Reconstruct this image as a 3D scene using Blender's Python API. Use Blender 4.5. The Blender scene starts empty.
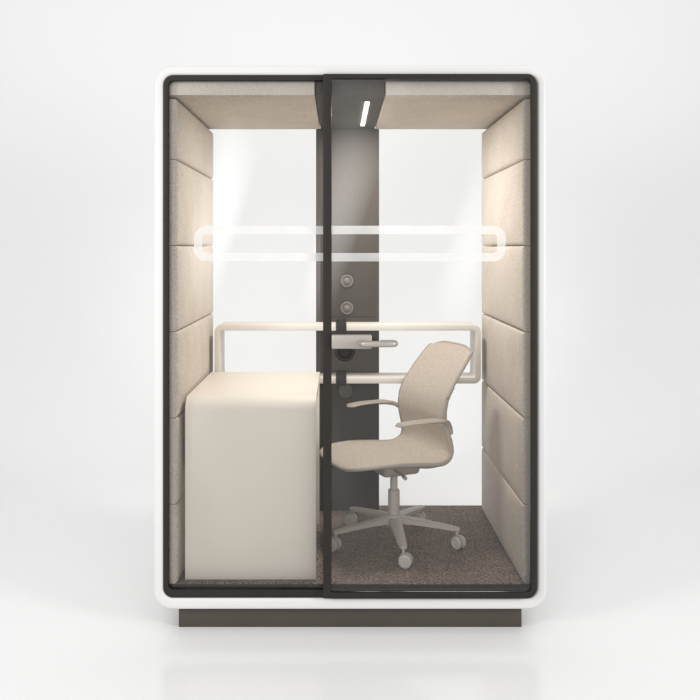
import bpy, bmesh, math, random
from mathutils import Vector, Matrix
random.seed(4)
sc = bpy.context.scene
COL = sc.collection
R = math.radians

# ------------------------------------------------------------------ materials
def base_mat(name, col, rough=.5, spec=.5, metal=0.):
    m = bpy.data.materials.new(name); m.use_nodes = True
    nt = m.node_tree; b = nt.nodes['Principled BSDF']
    b.inputs['Base Color'].default_value = (*col, 1)
    b.inputs['Roughness'].default_value = rough
    b.inputs['Specular IOR Level'].default_value = spec
    b.inputs['Metallic'].default_value = metal
    return m, nt, b

def noise(nt, scale, detail=3, rough=.6, vec=None):
    n = nt.nodes.new('ShaderNodeTexNoise')
    n.inputs['Scale'].default_value = scale
    n.inputs['Detail'].default_value = detail
    n.inputs['Roughness'].default_value = rough
    if vec is None:
        tc = nt.nodes.new('ShaderNodeTexCoord'); vec = tc.outputs['Object']
    nt.links.new(vec, n.inputs['Vector'])
    return n

def ramp(nt, src, stops):
    r = nt.nodes.new('ShaderNodeValToRGB')
    while len(r.color_ramp.elements) < len(stops): r.color_ramp.elements.new(.5)
    for e, (p, c) in zip(r.color_ramp.elements, stops):
        e.position = p; e.color = (*c, 1)
    nt.links.new(src, r.inputs['Fac'])
    return r

def bump(nt, b, src, strength, dist):
    u = nt.nodes.new('ShaderNodeBump')
    u.inputs['Strength'].default_value = strength; u.inputs['Distance'].default_value = dist
    nt.links.new(src, u.inputs['Height']); nt.links.new(u.outputs['Normal'], b.inputs['Normal'])

def sc3(c, k): return tuple(min(1, x*k) for x in c)

def fabric(name, col, scale=150, contrast=.25, bstr=.4):
    m, nt, b = base_mat(name, col, .92, .12)
    n1 = noise(nt, scale, 3, .75); n2 = noise(nt, 7, 2, .55)
    r1 = ramp(nt, n1.outputs['Fac'], [(.3, sc3(col, 1-contrast)), (.7, sc3(col, 1+contrast))])
    r2 = ramp(nt, n2.outputs['Fac'], [(.3, (.93, .92, .91)), (.7, (1, 1, 1))])
    mx = nt.nodes.new('ShaderNodeMix'); mx.data_type = 'RGBA'; mx.blend_type = 'MULTIPLY'
    mx.inputs['Factor'].default_value = 1
    nt.links.new(r1.outputs['Color'], mx.inputs['A']); nt.links.new(r2.outputs['Color'], mx.inputs['B'])
    nt.links.new(mx.outputs['Result'], b.inputs['Base Color'])
    bump(nt, b, n1.outputs['Fac'], bstr, .003)
    return m

def paint(name, col, rough=.4, var=.03, rvar=.05, spec=.5, metal=0.):
    m, nt, b = base_mat(name, col, rough, spec, metal)
    n = noise(nt, 4, 2, .5)
    r = ramp(nt, n.outputs['Fac'], [(.3, sc3(col, 1-var)), (.7, sc3(col, 1+var))])
    nt.links.new(r.outputs['Color'], b.inputs['Base Color'])
    if rvar:
        mr = nt.nodes.new('ShaderNodeMapRange')
        mr.inputs['To Min'].default_value = max(.02, rough-rvar); mr.inputs['To Max'].default_value = rough+rvar
        nt.links.new(n.outputs['Fac'], mr.inputs['Value']); nt.links.new(mr.outputs['Result'], b.inputs['Roughness'])
    return m

M = {}
M['wool'] = fabric('beige_wool', (.71, .64, .572))
M['ceil_wool'] = fabric('beige_wool_ceiling', (.73, .655, .58))
M['lit_edge'] = fabric('lit_edge_wool', (.86, .81, .745), 150, .10, .2)  # paler wool colour stands in for light on the ceiling panel fronts
M['shell'] = paint('white_lacquer', (.62, .618, .614), .4, .01, spec=.4)
M['desk'] = paint('cream_laminate', (.93, .87, .785), .48, .01, spec=.3)
M['shelf'] = paint('white_laminate', (.82, .785, .73), .5, .012, spec=.2)
M['frame'] = paint('black_brown_frame', (.019, .016, .0135), .5, .08, spec=.22)
M['column'] = paint('taupe_metal', (.088, .078, .070), .9, .02, 0, spec=.06)
M['dark'] = paint('dark_plastic', (.015, .013, .012), .5, .08, spec=.3)
M['plinth'] = paint('plinth_grey', (.062, .053, .045), .6, .05, spec=.25)
M['metal'] = paint('brushed_grey', (.36, .33, .30), .42, .05, metal=.4)
M['dial'] = paint('grey_dial', (.20, .18, .165), .5, .05, spec=.3)
M['base'] = paint('grey_beige_plastic', (.57, .53, .49), .45, .03, spec=.35)
M['castor'] = paint('pale_castor', (.72, .685, .65), .45, .03, spec=.35)
M['taupe'] = paint('taupe_plastic', (.42, .37, .325), .5, .04, spec=.3)

# carpet
m, nt, b = base_mat('heather_carpet', (.1, .09, .08), .95, .1)
tc = nt.nodes.new('ShaderNodeTexCoord')
mp = nt.nodes.new('ShaderNodeMapping'); mp.inputs['Scale'].default_value = (.75, 1.7, .3)
nt.links.new(tc.outputs['Object'], mp.inputs['Vector'])
n1 = noise(nt, 128, 4, .85, mp.outputs['Vector'])
n2 = noise(nt, 14, 2, .6, mp.outputs['Vector'])
r1 = ramp(nt, n1.outputs['Fac'], [(.38, (.042, .032, .026)), (.5, (.205, .16, .132)), (.62, (.63, .52, .435))])
r2 = ramp(nt, n2.outputs['Fac'], [(.3, (.80, .79, .78)), (.7, (1, 1, 1))])
mx = nt.nodes.new('ShaderNodeMix'); mx.data_type = 'RGBA'; mx.blend_type = 'MULTIPLY'; mx.inputs['Factor'].default_value = 1
nt.links.new(r1.outputs['Color'], mx.inputs['A']); nt.links.new(r2.outputs['Color'], mx.inputs['B'])
nt.links.new(mx.outputs['Result'], b.inputs['Base Color'])
bump(nt, b, n1.outputs['Fac'], .3, .004)
M['carpet'] = m

# chair mesh weave
def mesh_weave(name, col):
    m, nt, b = base_mat(name, col, .75, .2)
    tc = nt.nodes.new('ShaderNodeTexCoord')
    w = nt.nodes.new('ShaderNodeTexWave'); w.wave_type = 'BANDS'; w.bands_direction = 'Y'
    w.inputs['Scale'].default_value = 38; w.inputs['Distortion'].default_value = .8; w.inputs['Detail'].default_value = 1
    nt.links.new(tc.outputs['Object'], w.inputs['Vector'])
    n = noise(nt, 130, 3, .75)
    ad = nt.nodes.new('ShaderNodeMath'); ad.operation = 'MULTIPLY_ADD'; ad.inputs[1].default_value = .28
    nt.links.new(w.outputs['Fac'], ad.inputs[0]); nt.links.new(n.outputs['Fac'], ad.inputs[2])
    r = ramp(nt, ad.outputs['Value'], [(.35, sc3(col, .70)), (.85, sc3(col, 1.2))])
    nt.links.new(r.outputs['Color'], b.inputs['Base Color'])
    bump(nt, b, ad.outputs['Value'], .35, .002)
    return m
M['mesh'] = mesh_weave('beige_mesh', (.585, .515, .45))

def glass(name, tint, refl=1.):
    m = bpy.data.materials.new(name); m.use_nodes = True
    nt = m.node_tree; nt.nodes.clear()
    o = nt.nodes.new('ShaderNodeOutputMaterial')
    t = nt.nodes.new('ShaderNodeBsdfTransparent'); t.inputs['Color'].default_value = (*tint, 1)
    if not refl:
        nt.links.new(t.outputs[0], o.inputs['Surface']); return m
    g = nt.nodes.new('ShaderNodeBsdfGlossy'); g.inputs['Roughness'].default_value = .02
    f = nt.nodes.new('ShaderNodeFresnel'); f.inputs['IOR'].default_value = 1.45
    k = nt.nodes.new('ShaderNodeMath'); k.operation = 'MULTIPLY'; k.inputs[1].default_value = refl
    nt.links.new(f.outputs[0], k.inputs[0])
    x = nt.nodes.new('ShaderNodeMixShader')
    nt.links.new(k.outputs[0], x.inputs[0]); nt.links.new(t.outputs[0], x.inputs[1]); nt.links.new(g.outputs[0], x.inputs[2])
    nt.links.new(x.outputs[0], o.inputs['Surface'])
    return m
M['glass'] = glass('clear_glass', (.99, .99, .985), 1.0)
M['back_glass'] = glass('coated_glass', (.995, .995, .995), 0)

m = bpy.data.materials.new('white_film'); m.use_nodes = True
nt = m.node_tree; nt.nodes.clear()
o = nt.nodes.new('ShaderNodeOutputMaterial')
t = nt.nodes.new('ShaderNodeBsdfTransparent')
d = nt.nodes.new('ShaderNodeBsdfDiffuse'); d.inputs['Color'].default_value = (.85, .85, .85, 1)
tl = nt.nodes.new('ShaderNodeBsdfTranslucent'); tl.inputs['Color'].default_value = (.85, .85, .85, 1)
a1 = nt.nodes.new('ShaderNodeMixShader'); a1.inputs[0].default_value = .3
a2 = nt.nodes.new('ShaderNodeMixShader')
fn = noise(nt, 5, 2, .5)                                   # film opacity varies unevenly along the line
mr = nt.nodes.new('ShaderNodeMapRange'); mr.inputs['From Min'].default_value = .3; mr.inputs['From Max'].default_value = .7
mr.inputs['To Min'].default_value = .48; mr.inputs['To Max'].default_value = .74
nt.links.new(fn.outputs['Fac'], mr.inputs['Value']); nt.links.new(mr.outputs['Result'], a2.inputs[0])
nt.links.new(d.outputs[0], a1.inputs[1]); nt.links.new(tl.outputs[0], a1.inputs[2])
nt.links.new(t.outputs[0], a2.inputs[1]); nt.links.new(a1.outputs[0], a2.inputs[2])
nt.links.new(a2.outputs[0], o.inputs['Surface'])
M['film'] = m

m, nt, b = base_mat('led_strip', (.9, .9, .9), .4)
b.inputs['Emission Color'].default_value = (1, .96, .9, 1); b.inputs['Emission Strength'].default_value = 9
M['led'] = m

# studio sheet: satin floor turning matt where it curves up
m, nt, b = base_mat('studio_white', (.77, .77, .773), .2, .4)
n = noise(nt, .6, 1, .5)
r = ramp(nt, n.outputs['Fac'], [(.3, (.758, .759, .763)), (.7, (.768, .769, .772))])
nt.links.new(r.outputs['Color'], b.inputs['Base Color'])
tc = nt.nodes.new('ShaderNodeTexCoord'); sp = nt.nodes.new('ShaderNodeSeparateXYZ'); nt.links.new(tc.outputs['Object'], sp.inputs[0])
for inp, a_, b_ in (('Roughness', .17, .75), ('Specular IOR Level', .5, .04)):
    mr = nt.nodes.new('ShaderNodeMapRange'); mr.inputs['From Min'].default_value = .3; mr.inputs['From Max'].default_value = 2.2
    mr.inputs['To Min'].default_value = a_; mr.inputs['To Max'].default_value = b_
    nt.links.new(sp.outputs['Y'], mr.inputs['Value']); nt.links.new(mr.outputs['Result'], b.inputs[inp])
M['studio'] = m

# ------------------------------------------------------------------ mesh helpers
def obj(name, bm, mat, parent=None, ang=35):
    bmesh.ops.recalc_face_normals(bm, faces=bm.faces)
    me = bpy.data.meshes.new(name); bm.to_mesh(me); bm.free()
    for p in me.polygons: p.use_smooth = True
    me.set_sharp_from_angle(angle=R(ang))
    me.materials.append(mat)
    o = bpy.data.objects.new(name, me); COL.objects.link(o)
    if parent: o.parent = parent
    return o

def thing(name, label, cat, loc=(0, 0, 0), rz=0):
    o = bpy.data.objects.new(name, None); COL.objects.link(o)
    o.location = loc; o.rotation_euler = (0, 0, rz); o.empty_display_size = .1
    o['label'] = label; o['category'] = cat
    return o

def bevel(bm, off, seg=2, ang=40):
    es = [e for e in bm.edges if len(e.link_faces) == 2 and e.calc_face_angle(0) > R(ang)]
    if es: bmesh.ops.bevel(bm, geom=es, offset=off, segments=seg, affect='EDGES', profile=.5, clamp_overlap=True)

def box(bm, x0, x1, y0, y1, z0, z1, mat=None):
    vs = [bm.verts.new((x, y, z)) for x in (x0, x1) for y in (y0, y1) for z in (z0, z1)]
    for f in ((0, 1, 3, 2), (4, 6, 7, 5), (0, 4, 5, 1), (2, 3, 7, 6), (0, 2, 6, 4), (1, 5, 7, 3)):
        bm.faces.new([vs[i] for i in f])
    if mat: bmesh.ops.transform(bm, matrix=mat, verts=vs)
    return vs

def bbox(x0, x1, y0, y1, z0, z1, bv=.003, seg=2):
    bm = bmesh.new(); box(bm, x0, x1, y0, y1, z0, z1)
    bmesh.ops.recalc_face_normals(bm, faces=bm.faces); bevel(bm, bv, seg); return bm

def rrect(x0, x1, z0, z1, r, n=8):
    if not isinstance(r, (tuple, list)): r = (r,)*4      # bl, br, tr, tl
    pts = []
    for (cx, cz, a0, rr) in ((x0, z0, 180, r[0]), (x1, z0, 270, r[1]), (x1, z1, 0, r[2]), (x0, z1, 90, r[3])):
        ox = cx + rr*(1 if cx == x0 else -1); oz = cz + rr*(1 if cz == z0 else -1)
        for i in range(n+1):
            a = R(a0 + 90*i/n); pts.append((ox+rr*math.cos(a), oz+rr*math.sin(a)))
    return pts

def ring(outer, inner, y0, y1, bv=0, seg=2):
    bm = bmesh.new(); n = len(outer)
    L = [[bm.verts.new((p[0], y, p[1])) for p in q] for q in (outer, inner) for y in (y0, y1)]
    of, ob, i_f, ib = L
    for k in range(n):
        j = (k+1) % n
        for a, b2 in ((of, i_f), (ib, ob), (ob, of), (i_f, ib)):
            bm.faces.new((a[k], a[j], b2[j], b2[k]))
    bmesh.ops.recalc_face_normals(bm, faces=bm.faces)
    if bv: bevel(bm, bv, seg, 50)
    return bm

def pillow(o, U, V, N, su, sv, T, r=.014, bulge=.009):
    o, U, V, N = map(Vector, (o, U, V, N)); bm = bmesh.new()
    def samp(s):
        e = [0, r*.08, r*.3, r*.6, r]
        k = 16; mid = [r + (s-2*r)*i/k for i in range(1, k)]
        return e + mid + [s-x for x in e[::-1]]
    us, vs = samp(su), samp(sv); g = []
    ph = random.random()*6
    for a in us:
        row = []
        for c in vs:
            d = min(a, su-a, c, sv-c)
            h = T - r + r*math.sqrt(max(0, 1-((r-d)/r)**2)) if d < r else T
            sx = 2*a/su-1; sy = 2*c/sv-1
            w = (1-sx**4)*(1-sy**4)
            h += bulge*w*(1 + .15*math.sin(a*9+ph)*math.sin(c*11+ph*2)) - bulge
            row.append(bm.verts.new(o+U*a+V*c+N*h))
        g.append(row)
    for i in range(len(us)-1):
        for j in range(len(vs)-1):
            bm.faces.new((g[i][j], g[i+1][j], g[i+1][j+1], g[i][j+1]))
    nu, nv = len(us), len(vs)
    loop = [(i, 0) for i in range(nu)] + [(nu-1, j) for j in range(1, nv)] + [(i, nv-1) for i in range(nu-2, -1, -1)] + [(0, j) for j in range(nv-2, 0, -1)]
    low = [bm.verts.new(o+U*us[i]+V*vs[j]) for i, j in loop]
    top = [g[i][j] for i, j in loop]
    for k in range(len(loop)):
        j = (k+1) % len(loop); bm.faces.new((top[k], top[j], low[j], low[k]))
    bm.faces.new(low)
    return bm

def crom(P, n):
    P = [Vector(p) for p in P]; Q = [2*P[0]-P[1]] + P + [2*P[-1]-P[-2]]; out = []
    for i in range(1, len(Q)-2):
        for k in range(n):
            t = k/n; a, b2, c, d2 = Q[i-1:i+3]
            out.append(.5*((2*b2)+(c-a)*t+(2*a-5*b2+4*c-d2)*t*t+(3*b2-a-3*c+d2)*t**3))
    out.append(P[-1]); return out

def tube(bm, pts, rad, seg=12, flat=1., up=(0, 0, 1)):
    pts = [Vector(p) for p in pts]; n = len(pts); rings = []
    if not isinstance(rad, (list, tuple)): rad = [rad]*n
    up = Vector(up); side0 = None
    for i, p in enumerate(pts):
        t = (pts[min(i+1, n-1)]-pts[max(i-1, 0)]).normalized()
        s = t.cross(up)
        if s.length < .15: s = side0 if side0 else t.orthogonal()
        s.normalize(); side0 = s; w = s.cross(t).normalized()
        rings.append([bm.verts.new(p+rad[i]*(s*math.cos(2*math.pi*k/seg)+w*flat*math.sin(2*math.pi*k/seg))) for k in range(seg)])
    for i in range(n-1):
        for k in range(seg):
            j = (k+1) % seg; bm.faces.new((rings[i][k], rings[i][j], rings[i+1][j], rings[i+1][k]))
    bm.faces.new(rings[0][::-1]); bm.faces.new(rings[-1])

def lathe(bm, prof, mat=None, seg=32):
    vs = []; rings = []
    for r_, z in prof:
        rg = [bm.verts.new((r_*math.cos(2*math.pi*k/seg), r_*math.sin(2*math.pi*k/seg), z)) for k in range(seg)]
        rings.append(rg); vs += rg
    for i in range(len(prof)-1):
        for k in range(seg):
            j = (k+1) % seg; bm.faces.new((rings[i][k], rings[i][j], rings[i+1][j], rings[i+1][k]))
    bm.faces.new(rings[0][::-1]); bm.faces.new(rings[-1])
    if mat: bmesh.ops.transform(bm, matrix=mat, verts=vs)

TOFRONT = Matrix.Rotation(R(90), 4, 'X')          # local +z -> -y (towards viewer)

# ------------------------------------------------------------------ setting
bm = bmesh.new(); prof = [(-9, 0), (-4, 0), (0, 0), (2.2, 0)]
rc = 2.2
for i in range(1, 19):
    a = R(90*i/18); prof.append((2.2+rc*math.sin(a), rc-rc*math.cos(a)))
prof += [(4.4, 4), (4.4, 8)]
xs = [-11, -5, 0, 5, 11]
g = [[bm.verts.new((x, y, z)) for (y, z) in prof] for x in xs]
for i in range(len(xs)-1):
    for j in range(len(prof)-1):
        bm.faces.new((g[i][j], g[i+1][j], g[i+1][j+1], g[i][j+1]))
st = obj('backdrop', bm, M['studio'], ang=80); st['kind'] = 'structure'
st['label'] = 'seamless white studio floor curving up into the wall'; st['category'] = 'backdrop'

# ------------------------------------------------------------------ pod
pod = thing('office_pod', 'white rounded office pod with glass front, beige padded walls and dark plinth', 'office pod')
FZ = .178
obj('shell', ring(rrect(-.80, .80, .0875, 2.303, .075, 12), rrect(-.760, .760, .1365, 2.262, .04, 12), 0, 1.12, .013, 4), M['shell'], pod)
obj('plinth', bbox(-.705, .705, .04, 1.08, 0, .087, .002), M['plinth'], pod)
obj('carpet', bbox(-.757, .757, .040, 1.06, .14, FZ, .002), M['carpet'], pod)
obj('door_sill', bbox(-.745, .745, .0305, .0395, .14, FZ-.001, .001), M['frame'], pod)
zs = [FZ+.001, .507, .861, 1.215, 1.569, 1.923, 2.172]
CW = .146
for s in (-1, 1):
    for i in range(6):
        obj('wall_panel', pillow((s*.757, .034, zs[i]+.0015), (0, 1, 0), (0, 0, 1), (-s, 0, 0), .958, zs[i+1]-zs[i]-.003, .058), M['wool'], pod, 60)
    x0 = CW if s > 0 else -.757
    obj('ceiling_panel', pillow((x0, .034, 2.258), (1, 0, 0), (0, 1, 0), (0, 0, -1), .757-CW, .934, .085), M['ceil_wool'], pod, 60)
    xa, xb = (CW+.001, .750) if s > 0 else (-.750, -CW-.001)
    obj('ceiling_lit_edge', bbox(xa, xb, .0305, .0338, 2.186, 2.256, .001), M['lit_edge'], pod)  # added pale strip over the dim panel fronts, brightness put into its colour
# ceiling service unit
cu = obj('ceiling_unit', bbox(-CW+.003, CW-.003, .05, 1.03, 2.19, 2.258, .004), M['column'], pod)
obj('light_strip', bbox(.066, .086, .20, .86, 2.184, 2.1895, .002), M['led'], cu)
# column
CY = .972
co = obj('service_column', bbox(-.166, .166, CY, 1.040, FZ, 2.1892, .006, 3), M['column'], pod)
for z in (1.386, 1.244):
    bm = bmesh.new()
    lathe(bm, [(.034, 0), (.034, .006), (.031, .009), (.026, .009), (.024, .004), (.018, .004), (.016, .012), (.010, .016), (.001, .017)], Matrix.Translation((-.003, CY-.0045, z)) @ TOFRONT)
    obj('air_dial', bm, M['dial'], co)
bm = bmesh.new()
lathe(bm, [(.036, 0), (.036, .008), (.032, .011), (.026, .011), (.024, .003), (.001, .003)], Matrix.Translation((-.01, CY-.0005, .810)) @ TOFRONT)
obj('power_socket', bm, M['dial'], co)
obj('column_trim', bbox(-.150, .150, CY-.004, CY-.0005, 1.20, 2.15, .001), M['column'], co)
# back glazing
for a, b2 in ((-.755, -.168), (.168, .755)):
    obj('back_pane', bbox(a, b2, 1.045, 1.053, .14, 2.258, .001), M['back_glass'], pod)
# front fixed frame and pane
fr = obj('front_frame', ring(rrect(-.7592, .7592, .1373, 2.2612, .039, 10), rrect(-.741, .741, .168, 2.241, .022, 10), .002, .030, .0012), M['frame'], pod)
obj('mullion', bbox(-.104, -.084, .004, .028, .169, 2.240, .002), M['frame'], fr)
fp = obj('front_pane', bbox(-.7405, -.1045, .012, .020, .169, 2.240, .001), M['glass'], pod)
# door
dr = obj('glass_door', ring(rrect(-.110, .752, .144, 2.262, (.006, .04, .04, .006), 10), rrect(-.077, .729, .168, 2.243, (.004, .02, .02, .004), 10), -.024, -.003, .0015), M['frame'], pod)
dp = obj('door_pane', bbox(-.0765, .7285, -.018, -.010, .1685, 2.2425, .001), M['glass'], dr)
# white line loop on the glass, one half on each pane
def half(xw, xe, z0, z1, w, r, left, y):
    n = 10
    s = 1 if left else -1
    def arc(cx, cz, rr, a0, a1): return [(cx+rr*math.cos(R(a0+(a1-a0)*i/n)), cz+rr*math.sin(R(a0+(a1-a0)*i/n))) for i in range(n+1)]
    cx = xw + s*r
    if left:
        o_ = [(xe, z1)] + arc(cx, z1-r, r, 90, 180) + arc(cx, z0+r, r, 180, 270) + [(xe, z0)]
        i_ = [(xe, z1-w)] + arc(cx, z1-r, r-w, 90, 180) + arc(cx, z0+r, r-w, 180, 270) + [(xe, z0+w)]
    else:
        o_ = [(xe, z1)] + arc(cx, z1-r, r, 90, 0) + arc(cx, z0+r, r, 0, -90) + [(xe, z0)]
        i_ = [(xe, z1-w)] + arc(cx, z1-r, r-w, 90, 0) + arc(cx, z0+r, r-w, 0, -90) + [(xe, z0+w)]
    bm = bmesh.new()
    A = [bm.verts.new((p[0], y, p[1])) for p in o_]; B = [bm.verts.new((p[0], y, p[1])) for p in i_]
    for k in range(len(A)-1): bm.faces.new((A[k], A[k+1], B[k+1], B[k]))
    return bm
obj('safety_stripe', half(-.637, -.110, 1.505, 1.649, .034, .05, True, .0105), M['film'], fp)
obj('safety_stripe', half(.627, -.077, 1.505, 1.649, .034, .05, False, -.0195), M['film'], dr)
# lock case + lever
bm = bbox(-.076, .086, -.040, -.019, 1.153, 1.210, .005, 3)
obj('lock_case', bm, M['metal'], dr)
bm = bmesh.new()
tube(bm, crom([(.045, -.038, 1.178), (.045, -.062, 1.178), (.056, -.078, 1.178), (.09, -.082, 1.178), (.15, -.082, 1.178), (.172, -.076, 1.178), (.177, -.060, 1.178), (.168, -.046, 1.178), (.12, -.044, 1.178)], 6), .0125, 14)
obj('door_handle', bm, M['metal'], dr)
bm = bmesh.new()
lathe(bm, [(.040, 0), (.040, .012), (.036, .016), (.028, .016), (.026, .006), (.001, .006)], Matrix.Translation((-.022, -.0185, 1.142)) @ TOFRONT)
obj('lock_rose', bm, M['dark'], dr)

# ------------------------------------------------------------------ desk (waterfall front)
dk = thing('desk', 'cream waterfall desk with rounded front edge standing left of the chair', 'desk', (0, 0, 0))
DT = .937; x0, x1 = -.686, -.141; DB = .785
bm = bmesh.new(); t = .04; r = .06
o_ = [(.076, FZ+.002), (.076, DT-r)]
for i in range(1, 13):
    a = R(180-90*i/12); o_.append((.076+r+r*math.cos(a), DT-r+r*math.sin(a)))
o_.append((DB, DT))
i_ = [(DB, DT-t)]
ri = r-t+.004
for i in range(0, 9):
    a = R(90+90*i/8); i_.append((.076+t+ri+ri*math.cos(a), DT-t-ri+ri*math.sin(a)))
i_.append((.076+t, FZ+.002))
P = o_+i_
A = [bm.verts.new((x0, p[0], p[1])) for p in P]; B = [bm.verts.new((x1, p[0], p[1])) for p in P]
bm.faces.new(A); bm.faces.new(B[::-1])
for k in range(len(P)): bm.faces.new((A[k], A[(k+1) % len(P)], B[(k+1) % len(P)], B[k]))
bmesh.ops.recalc_face_normals(bm, faces=bm.faces); bevel(bm, .002, 2, 60)
obj('waterfall_top', bm, M['desk'], dk)
obj('rear_leg', bbox(x0+.002, x1-.002, DB-.042, DB-.002, FZ+.002, DT-t-.001, .003), M['desk'], dk)
obj('back_rail', bbox(x0+.01, x0+.03, .118, DB-.044, DT-.30, DT-t-.001, .002), M['desk'], dk)

# ------------------------------------------------------------------ shelf loop
sh = thing('wall_shelf', 'long cream box shelf with rounded corners fixed across the rear of the pod', 'shelf')
obj('shelf_loop', ring(rrect(-.673, .671, .876, 1.172, .036, 10), rrect(-.645, .643, .905, 1.143, .012, 10), .793, .964, .0008, 2), M['shelf'], sh)
for z in (.8905, 1.1575):
    obj('shelf_bracket', ring(rrect(-.060, -.008, z-.027, z+.027, .004, 3), rrect(-.058, -.010, z-.0165, z+.0165, .001, 3), .791, .967, .001), M['dark'], sh)
    obj('bracket_cap', bbox(-.060, -.008, .7855, .7905, z-.027, z+.027, .002), M['dark'], sh)

# ------------------------------------------------------------------ chair
ch = thing('office_chair', 'beige mesh swivel chair with slim arms and five castors facing the desk', 'chair', (.212, .505, FZ+.002), R(25))
prof = [(-.316, .404, .085), (-.311, .411, .135), (-.290, .419, .185), (-.235, .426, .222), (-.12, .427, .240), (0, .418, .244), (.085, .409, .240), (.143, .414, .232), (.180, .442, .222),
        (.189, .49, .215), (.177, .55, .210), (.166, .61, .207), (.179, .68, .205), (.222, .755, .201), (.273, .83, .196), (.321, .898, .184), (.333, .917, .165)]
NS = 8
C = crom(prof, NS)
split = 8*NS
def shell_pt(i, t, off=0):
    p = C[i]; q0 = C[max(i-1, 0)]; q1 = C[min(i+1, len(C)-1)]
    tx, tz = q1.x-q0.x, q1.y-q0.y; L = math.hypot(tx, tz); nx, nz = -tz/L, tx/L
    u = i/NS - 1
    k = max(0, min(1, (u-5)/4)); k = k*k*(3-2*k); k2 = 1-.6*max(0, min(1, (u-11)/4))
    lift = (.010*(1-k)+.028*k*k2)*abs(t)**2.2
    if i < 4*NS: lift *= i/(4*NS)
    h = lift+off
    drop = .030*abs(t)**3.4*max(0, (u-12)/3)**1.5
    return Vector((p.x+nx*h-.45*drop, p.z*t, p.y+nz*h-drop))
def shell_part(i0, i1, th):
    bm = bmesh.new(); nt_ = 24; rows = []
    for off in (0, -th):
        rows.append([[bm.verts.new(shell_pt(i, -1+2*j/nt_, off)) for j in range(nt_+1)] for i in range(i0, i1+1)])
    n = i1-i0
    for g in rows:
        for i in range(n):
            for j in range(nt_): bm.faces.new((g[i][j], g[i+1][j], g[i+1][j+1], g[i][j+1]))
    a, b2 = rows
    lp = [(i, 0) for i in range(n+1)]+[(n, j) for j in range(1, nt_+1)]+[(i, nt_) for i in range(n-1, -1, -1)]+[(0, j) for j in range(nt_-1, 0, -1)]
    for k in range(len(lp)):
        p, q = lp[k], lp[(k+1) % len(lp)]
        bm.faces.new((a[p[0]][p[1]], a[q[0]][q[1]], b2[q[0]][q[1]], b2[p[0]][p[1]]))
    bmesh.ops.recalc_face_normals(bm, faces=bm.faces)
    return bm
seat = obj('seat', shell_part(0, split, .014), M['mesh'], ch, 50)
back = obj('backrest', shell_part(split, len(C)-1, .010), M['mesh'], ch, 50)
def rim(i0, i1, rad, ends):
    bm = bmesh.new()
    L = [shell_pt(i, -1, -.006) for i in range(i0, i1+1)]; Rr = [shell_pt(i, 1, -.006) for i in range(i0, i1+1)]
    e = i1 if ends == 'top' else i0
    mid = [shell_pt(e, -1+2*j/14, -.006) for j in range(1, 14)]
    if ends == 'top': pts = L+mid+Rr[::-1]
    else: pts = L[::-1]+mid+Rr
    tube(bm, pts, rad, 10, 1.0, (0.3, 0, 1))
    return bm
obj('seat_rim', rim(0, split, .0075, 'front'), M['taupe'], seat, 60)
obj('back_frame', rim(split, len(C)-1, .0075, 'top'), M['taupe'], back, 60)
for s in (-1, 1):
    bm = bmesh.new()
    pts = [shell_pt(i, s*.985, -.011) for i in range(6*NS, 13*NS, 2)]
    n = len(pts); rad = [.007+.005*math.sin(math.pi*(k/(n-1))**.8) for k in range(n)]
    tube(bm, pts, rad, 12, 1.0, (0, 1, 0))
    obj('back_support', bm, M['taupe'], ch, 60)
# under-seat mechanism
bm = bmesh.new()
box(bm, -.085, .11, -.065, .065, .322, .388); bmesh.ops.recalc_face_normals(bm, faces=bm.faces); bevel(bm, .022, 3)
mech = obj('tilt_mechanism', bm, M['taupe'], ch)
bm = bmesh.new(); tube(bm, crom([(-.03, -.06, .355), (-.035, -.13, .355), (-.04, -.18, .350)], 5), [.006]*8+[.009]*3, 10); obj('tilt_lever', bm, M['taupe'], mech)
for s in (-1, 1):
    bm = bmesh.new()
    tube(bm, crom([(.05, s*.05, .364), (.12, s*.14, .376), (.165, s*.200, .411)], 6), .012, 10, .7)
    obj('seat_yoke', bm, M['taupe'], ch)
# arms: thin blades growing out of the back frame
for s in (-1, 1):
    bm = bmesh.new()
    P = crom([(.180, s*.207, .535), (.168, s*.216, .570), (.143, s*.236, .595), (.100, s*.249, .605), (.050, s*.252, .607)], 7)
    n = len(P); tube(bm, P, [.013-.004*k/(n-1) for k in range(n)], 12, .75, (0, 1, 0))
    arm = obj('armrest', bm, M['taupe'], ch, 60)
    bm = bmesh.new()
    pts = crom([(.125, s*.247, .609), (.06, s*.253, .613), (-.03, s*.252, .613), (-.09, s*.246, .609), (-.122, s*.241, .602)], 6)
    n = len(pts); rad = [.036*min(1, (.35+5*min(k, n-1-k)/n)) for k in range(n)]
    tube(bm, pts, rad, 16, .2)
    obj('arm_pad', bm, M['taupe'], arm, 60)
# gas lift
bm = bmesh.new(); lathe(bm, [(.027, .11), (.027, .245), (.024, .249), (.017, .250), (.017, .335)]); obj('gas_lift', bm, M['base'], ch)
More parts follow.
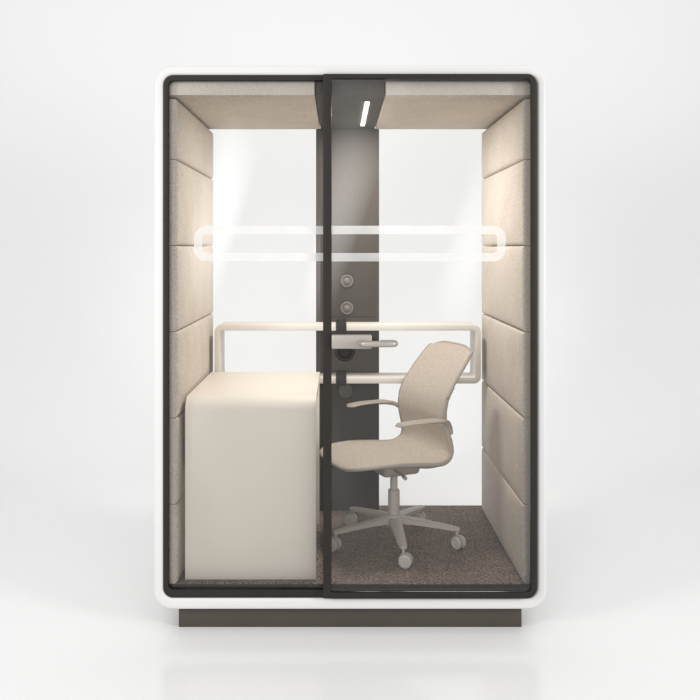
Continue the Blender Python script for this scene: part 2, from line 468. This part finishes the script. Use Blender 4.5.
# star base
UP = .014
bm = bmesh.new()
lathe(bm, [(.030, .066+UP), (.041, .071+UP), (.043, .104+UP), (.037, .120+UP), (.028, .122+UP)])
A0 = 274-25
RB = .294
angs = [R(A0+72*k) for k in range(5)]
for a in angs:
    u = Vector((math.cos(a), math.sin(a), 0)); w = Vector((-u.y, u.x, 0)); secs = []
    for (d_, hw, zt, zb) in ((.028, .028, .114, .084), (.10, .026, .106, .083), (.20, .022, .095, .076), (RB-.01, .0185, .083, .068), (RB+.012, .013, .078, .068)):
        zt += UP; zb += UP
        secs.append([bm.verts.new(u*d_+w*hw*k1+Vector((0, 0, zz))) for k1, zz in ((-1, zb), (1, zb), (1, zt-.006), (.6, zt), (-.6, zt), (-1, zt-.006))])
    for i in range(4):
        for k in range(6):
            j = (k+1) % 6; bm.faces.new((secs[i][k], secs[i][j], secs[i+1][j], secs[i+1][k]))
    bm.faces.new(secs[0][::-1]); bm.faces.new(secs[-1])
obj('star_base', bm, M['base'], ch, 40)
for k, a in enumerate(angs):
    cx, cy = RB*math.cos(a), RB*math.sin(a)
    sw = a + R([70, -40, 100, 30, -60][k])
    mt = Matrix.Translation((cx, cy, .0)) @ Matrix.Rotation(sw, 4, 'Z')
    bm = bmesh.new()
    lathe(bm, [(.007, .036), (.007, .070+UP)], mt, 12)
    vs = []
    for i in range(9):
        an = R(-10+200*i/8)
        for rr in (.024, .032):
            for yy in (-.0065, .0065):
                vs.append(bm.verts.new(mt @ Vector((.010+rr*math.cos(an), yy, .0295+rr*math.sin(an)))))
    for i in range(8):
        q = vs[i*4:i*4+8]
        for f in ((0, 1, 5, 4), (2, 6, 7, 3), (0, 4, 6, 2), (1, 3, 7, 5)): bm.faces.new([q[z] for z in f])
    ca = obj('castor', bm, M['base'], ch, 40)
    for s in (-1, 1):
        bm = bmesh.new()
        lathe(bm, [(.005, -.008), (.020, -.008), (.027, -.006), (.029, -.003), (.029, .003), (.027, .006), (.020, .008), (.018, .005), (.007, .005), (.005, .008)],
              mt @ Matrix.Translation((.010, s*.016, .029)) @ Matrix.Rotation(R(90), 4, 'X'), 24)
        obj('castor_wheel', bm, M['castor'], ca)

# ------------------------------------------------------------------ light
w = bpy.data.worlds.new('World'); sc.world = w; w.use_nodes = True
bg = w.node_tree.nodes['Background']; bg.inputs['Color'].default_value = (1, 1, 1, 1); bg.inputs['Strength'].default_value = .66

def area(name, loc, target, sx, sy, e, col=(1, 1, 1), spread=180, roll=0, soft=False):
    l = bpy.data.lights.new(name, 'AREA'); l.shape = 'RECTANGLE'; l.size = sx; l.size_y = sy; l.energy = e; l.color = col; l.spread = R(spread)
    o = bpy.data.objects.new(name, l); COL.objects.link(o); o.location = loc
    q = (Vector(target)-Vector(loc)).to_track_quat('-Z', 'Y').to_matrix() @ Matrix.Rotation(R(roll), 3, 'Z')
    o.rotation_euler = q.to_euler()
    if soft:                                   # softbox cloth: brightest in the middle, fading to its edges
        l.use_nodes = True; nt = l.node_tree; em = nt.nodes['Emission']
        ge = nt.nodes.new('ShaderNodeNewGeometry'); sp = nt.nodes.new('ShaderNodeSeparateXYZ')
        nt.links.new(ge.outputs['Parametric'], sp.inputs[0]); outs = []
        for ax in ('X', 'Y'):
            a = nt.nodes.new('ShaderNodeMath'); a.operation = 'MULTIPLY'; a.inputs[1].default_value = math.pi
            b = nt.nodes.new('ShaderNodeMath'); b.operation = 'SINE'
            nt.links.new(sp.outputs[ax], a.inputs[0]); nt.links.new(a.outputs[0], b.inputs[0]); outs.append(b.outputs[0])
        k = nt.nodes.new('ShaderNodeMath'); k.operation = 'MULTIPLY'
        nt.links.new(outs[0], k.inputs[0]); nt.links.new(outs[1], k.inputs[1])
        nt.links.new(k.outputs[0], em.inputs['Strength'])
area('overhead_softbox', (0, -.6, 6.2), (0, .6, 0), 7, 4, 44)
area('left_softbox', (-4.2, -2.6, 2.2), (.3, .4, 1.0), 1.2, 1.8, 27, (1, .985, .96), 80)
area('right_softbox', (4.2, -2.6, 2.2), (-.3, .4, 1.0), 1.2, 1.8, 29, (1, .985, .96), 80)
area('backdrop_softbox', (0, .8, 6.0), (0, 4.4, 1.6), 12, 1.0, 90, (1, 1, 1), 120)
area('strip_softbox', (-2.4, -6.2, 3.1), (-.4, 0, 1.3), 2.0, 4.6, 225, (1, .985, .96), 180, -28, True)
area('strip_softbox_right', (2.5, -6.2, 2.5), (.4, 0, 1.2), 1.6, 4.2, 100, (1, .985, .96), 180, -28, True)
area('pod_lamp', (.076, .45, 2.181), (.076, .45, 0), .02, .42, 12, (1, .96, .90))

# ------------------------------------------------------------------ camera
cd = bpy.data.cameras.new('camera'); cam = bpy.data.objects.new('camera', cd); COL.objects.link(cam)
cam.location = (-.05, -3.3, 1.557); cam.rotation_euler = (R(90), 0, 0)
cd.sensor_width = 36; cd.lens = 36*812/700; cd.shift_x = 12/700; cd.shift_y = -101.5/700; cd.clip_end = 100
sc.camera = cam
sc.view_settings.view_transform = 'Standard'; sc.view_settings.look = 'None'; sc.view_settings.exposure = 0
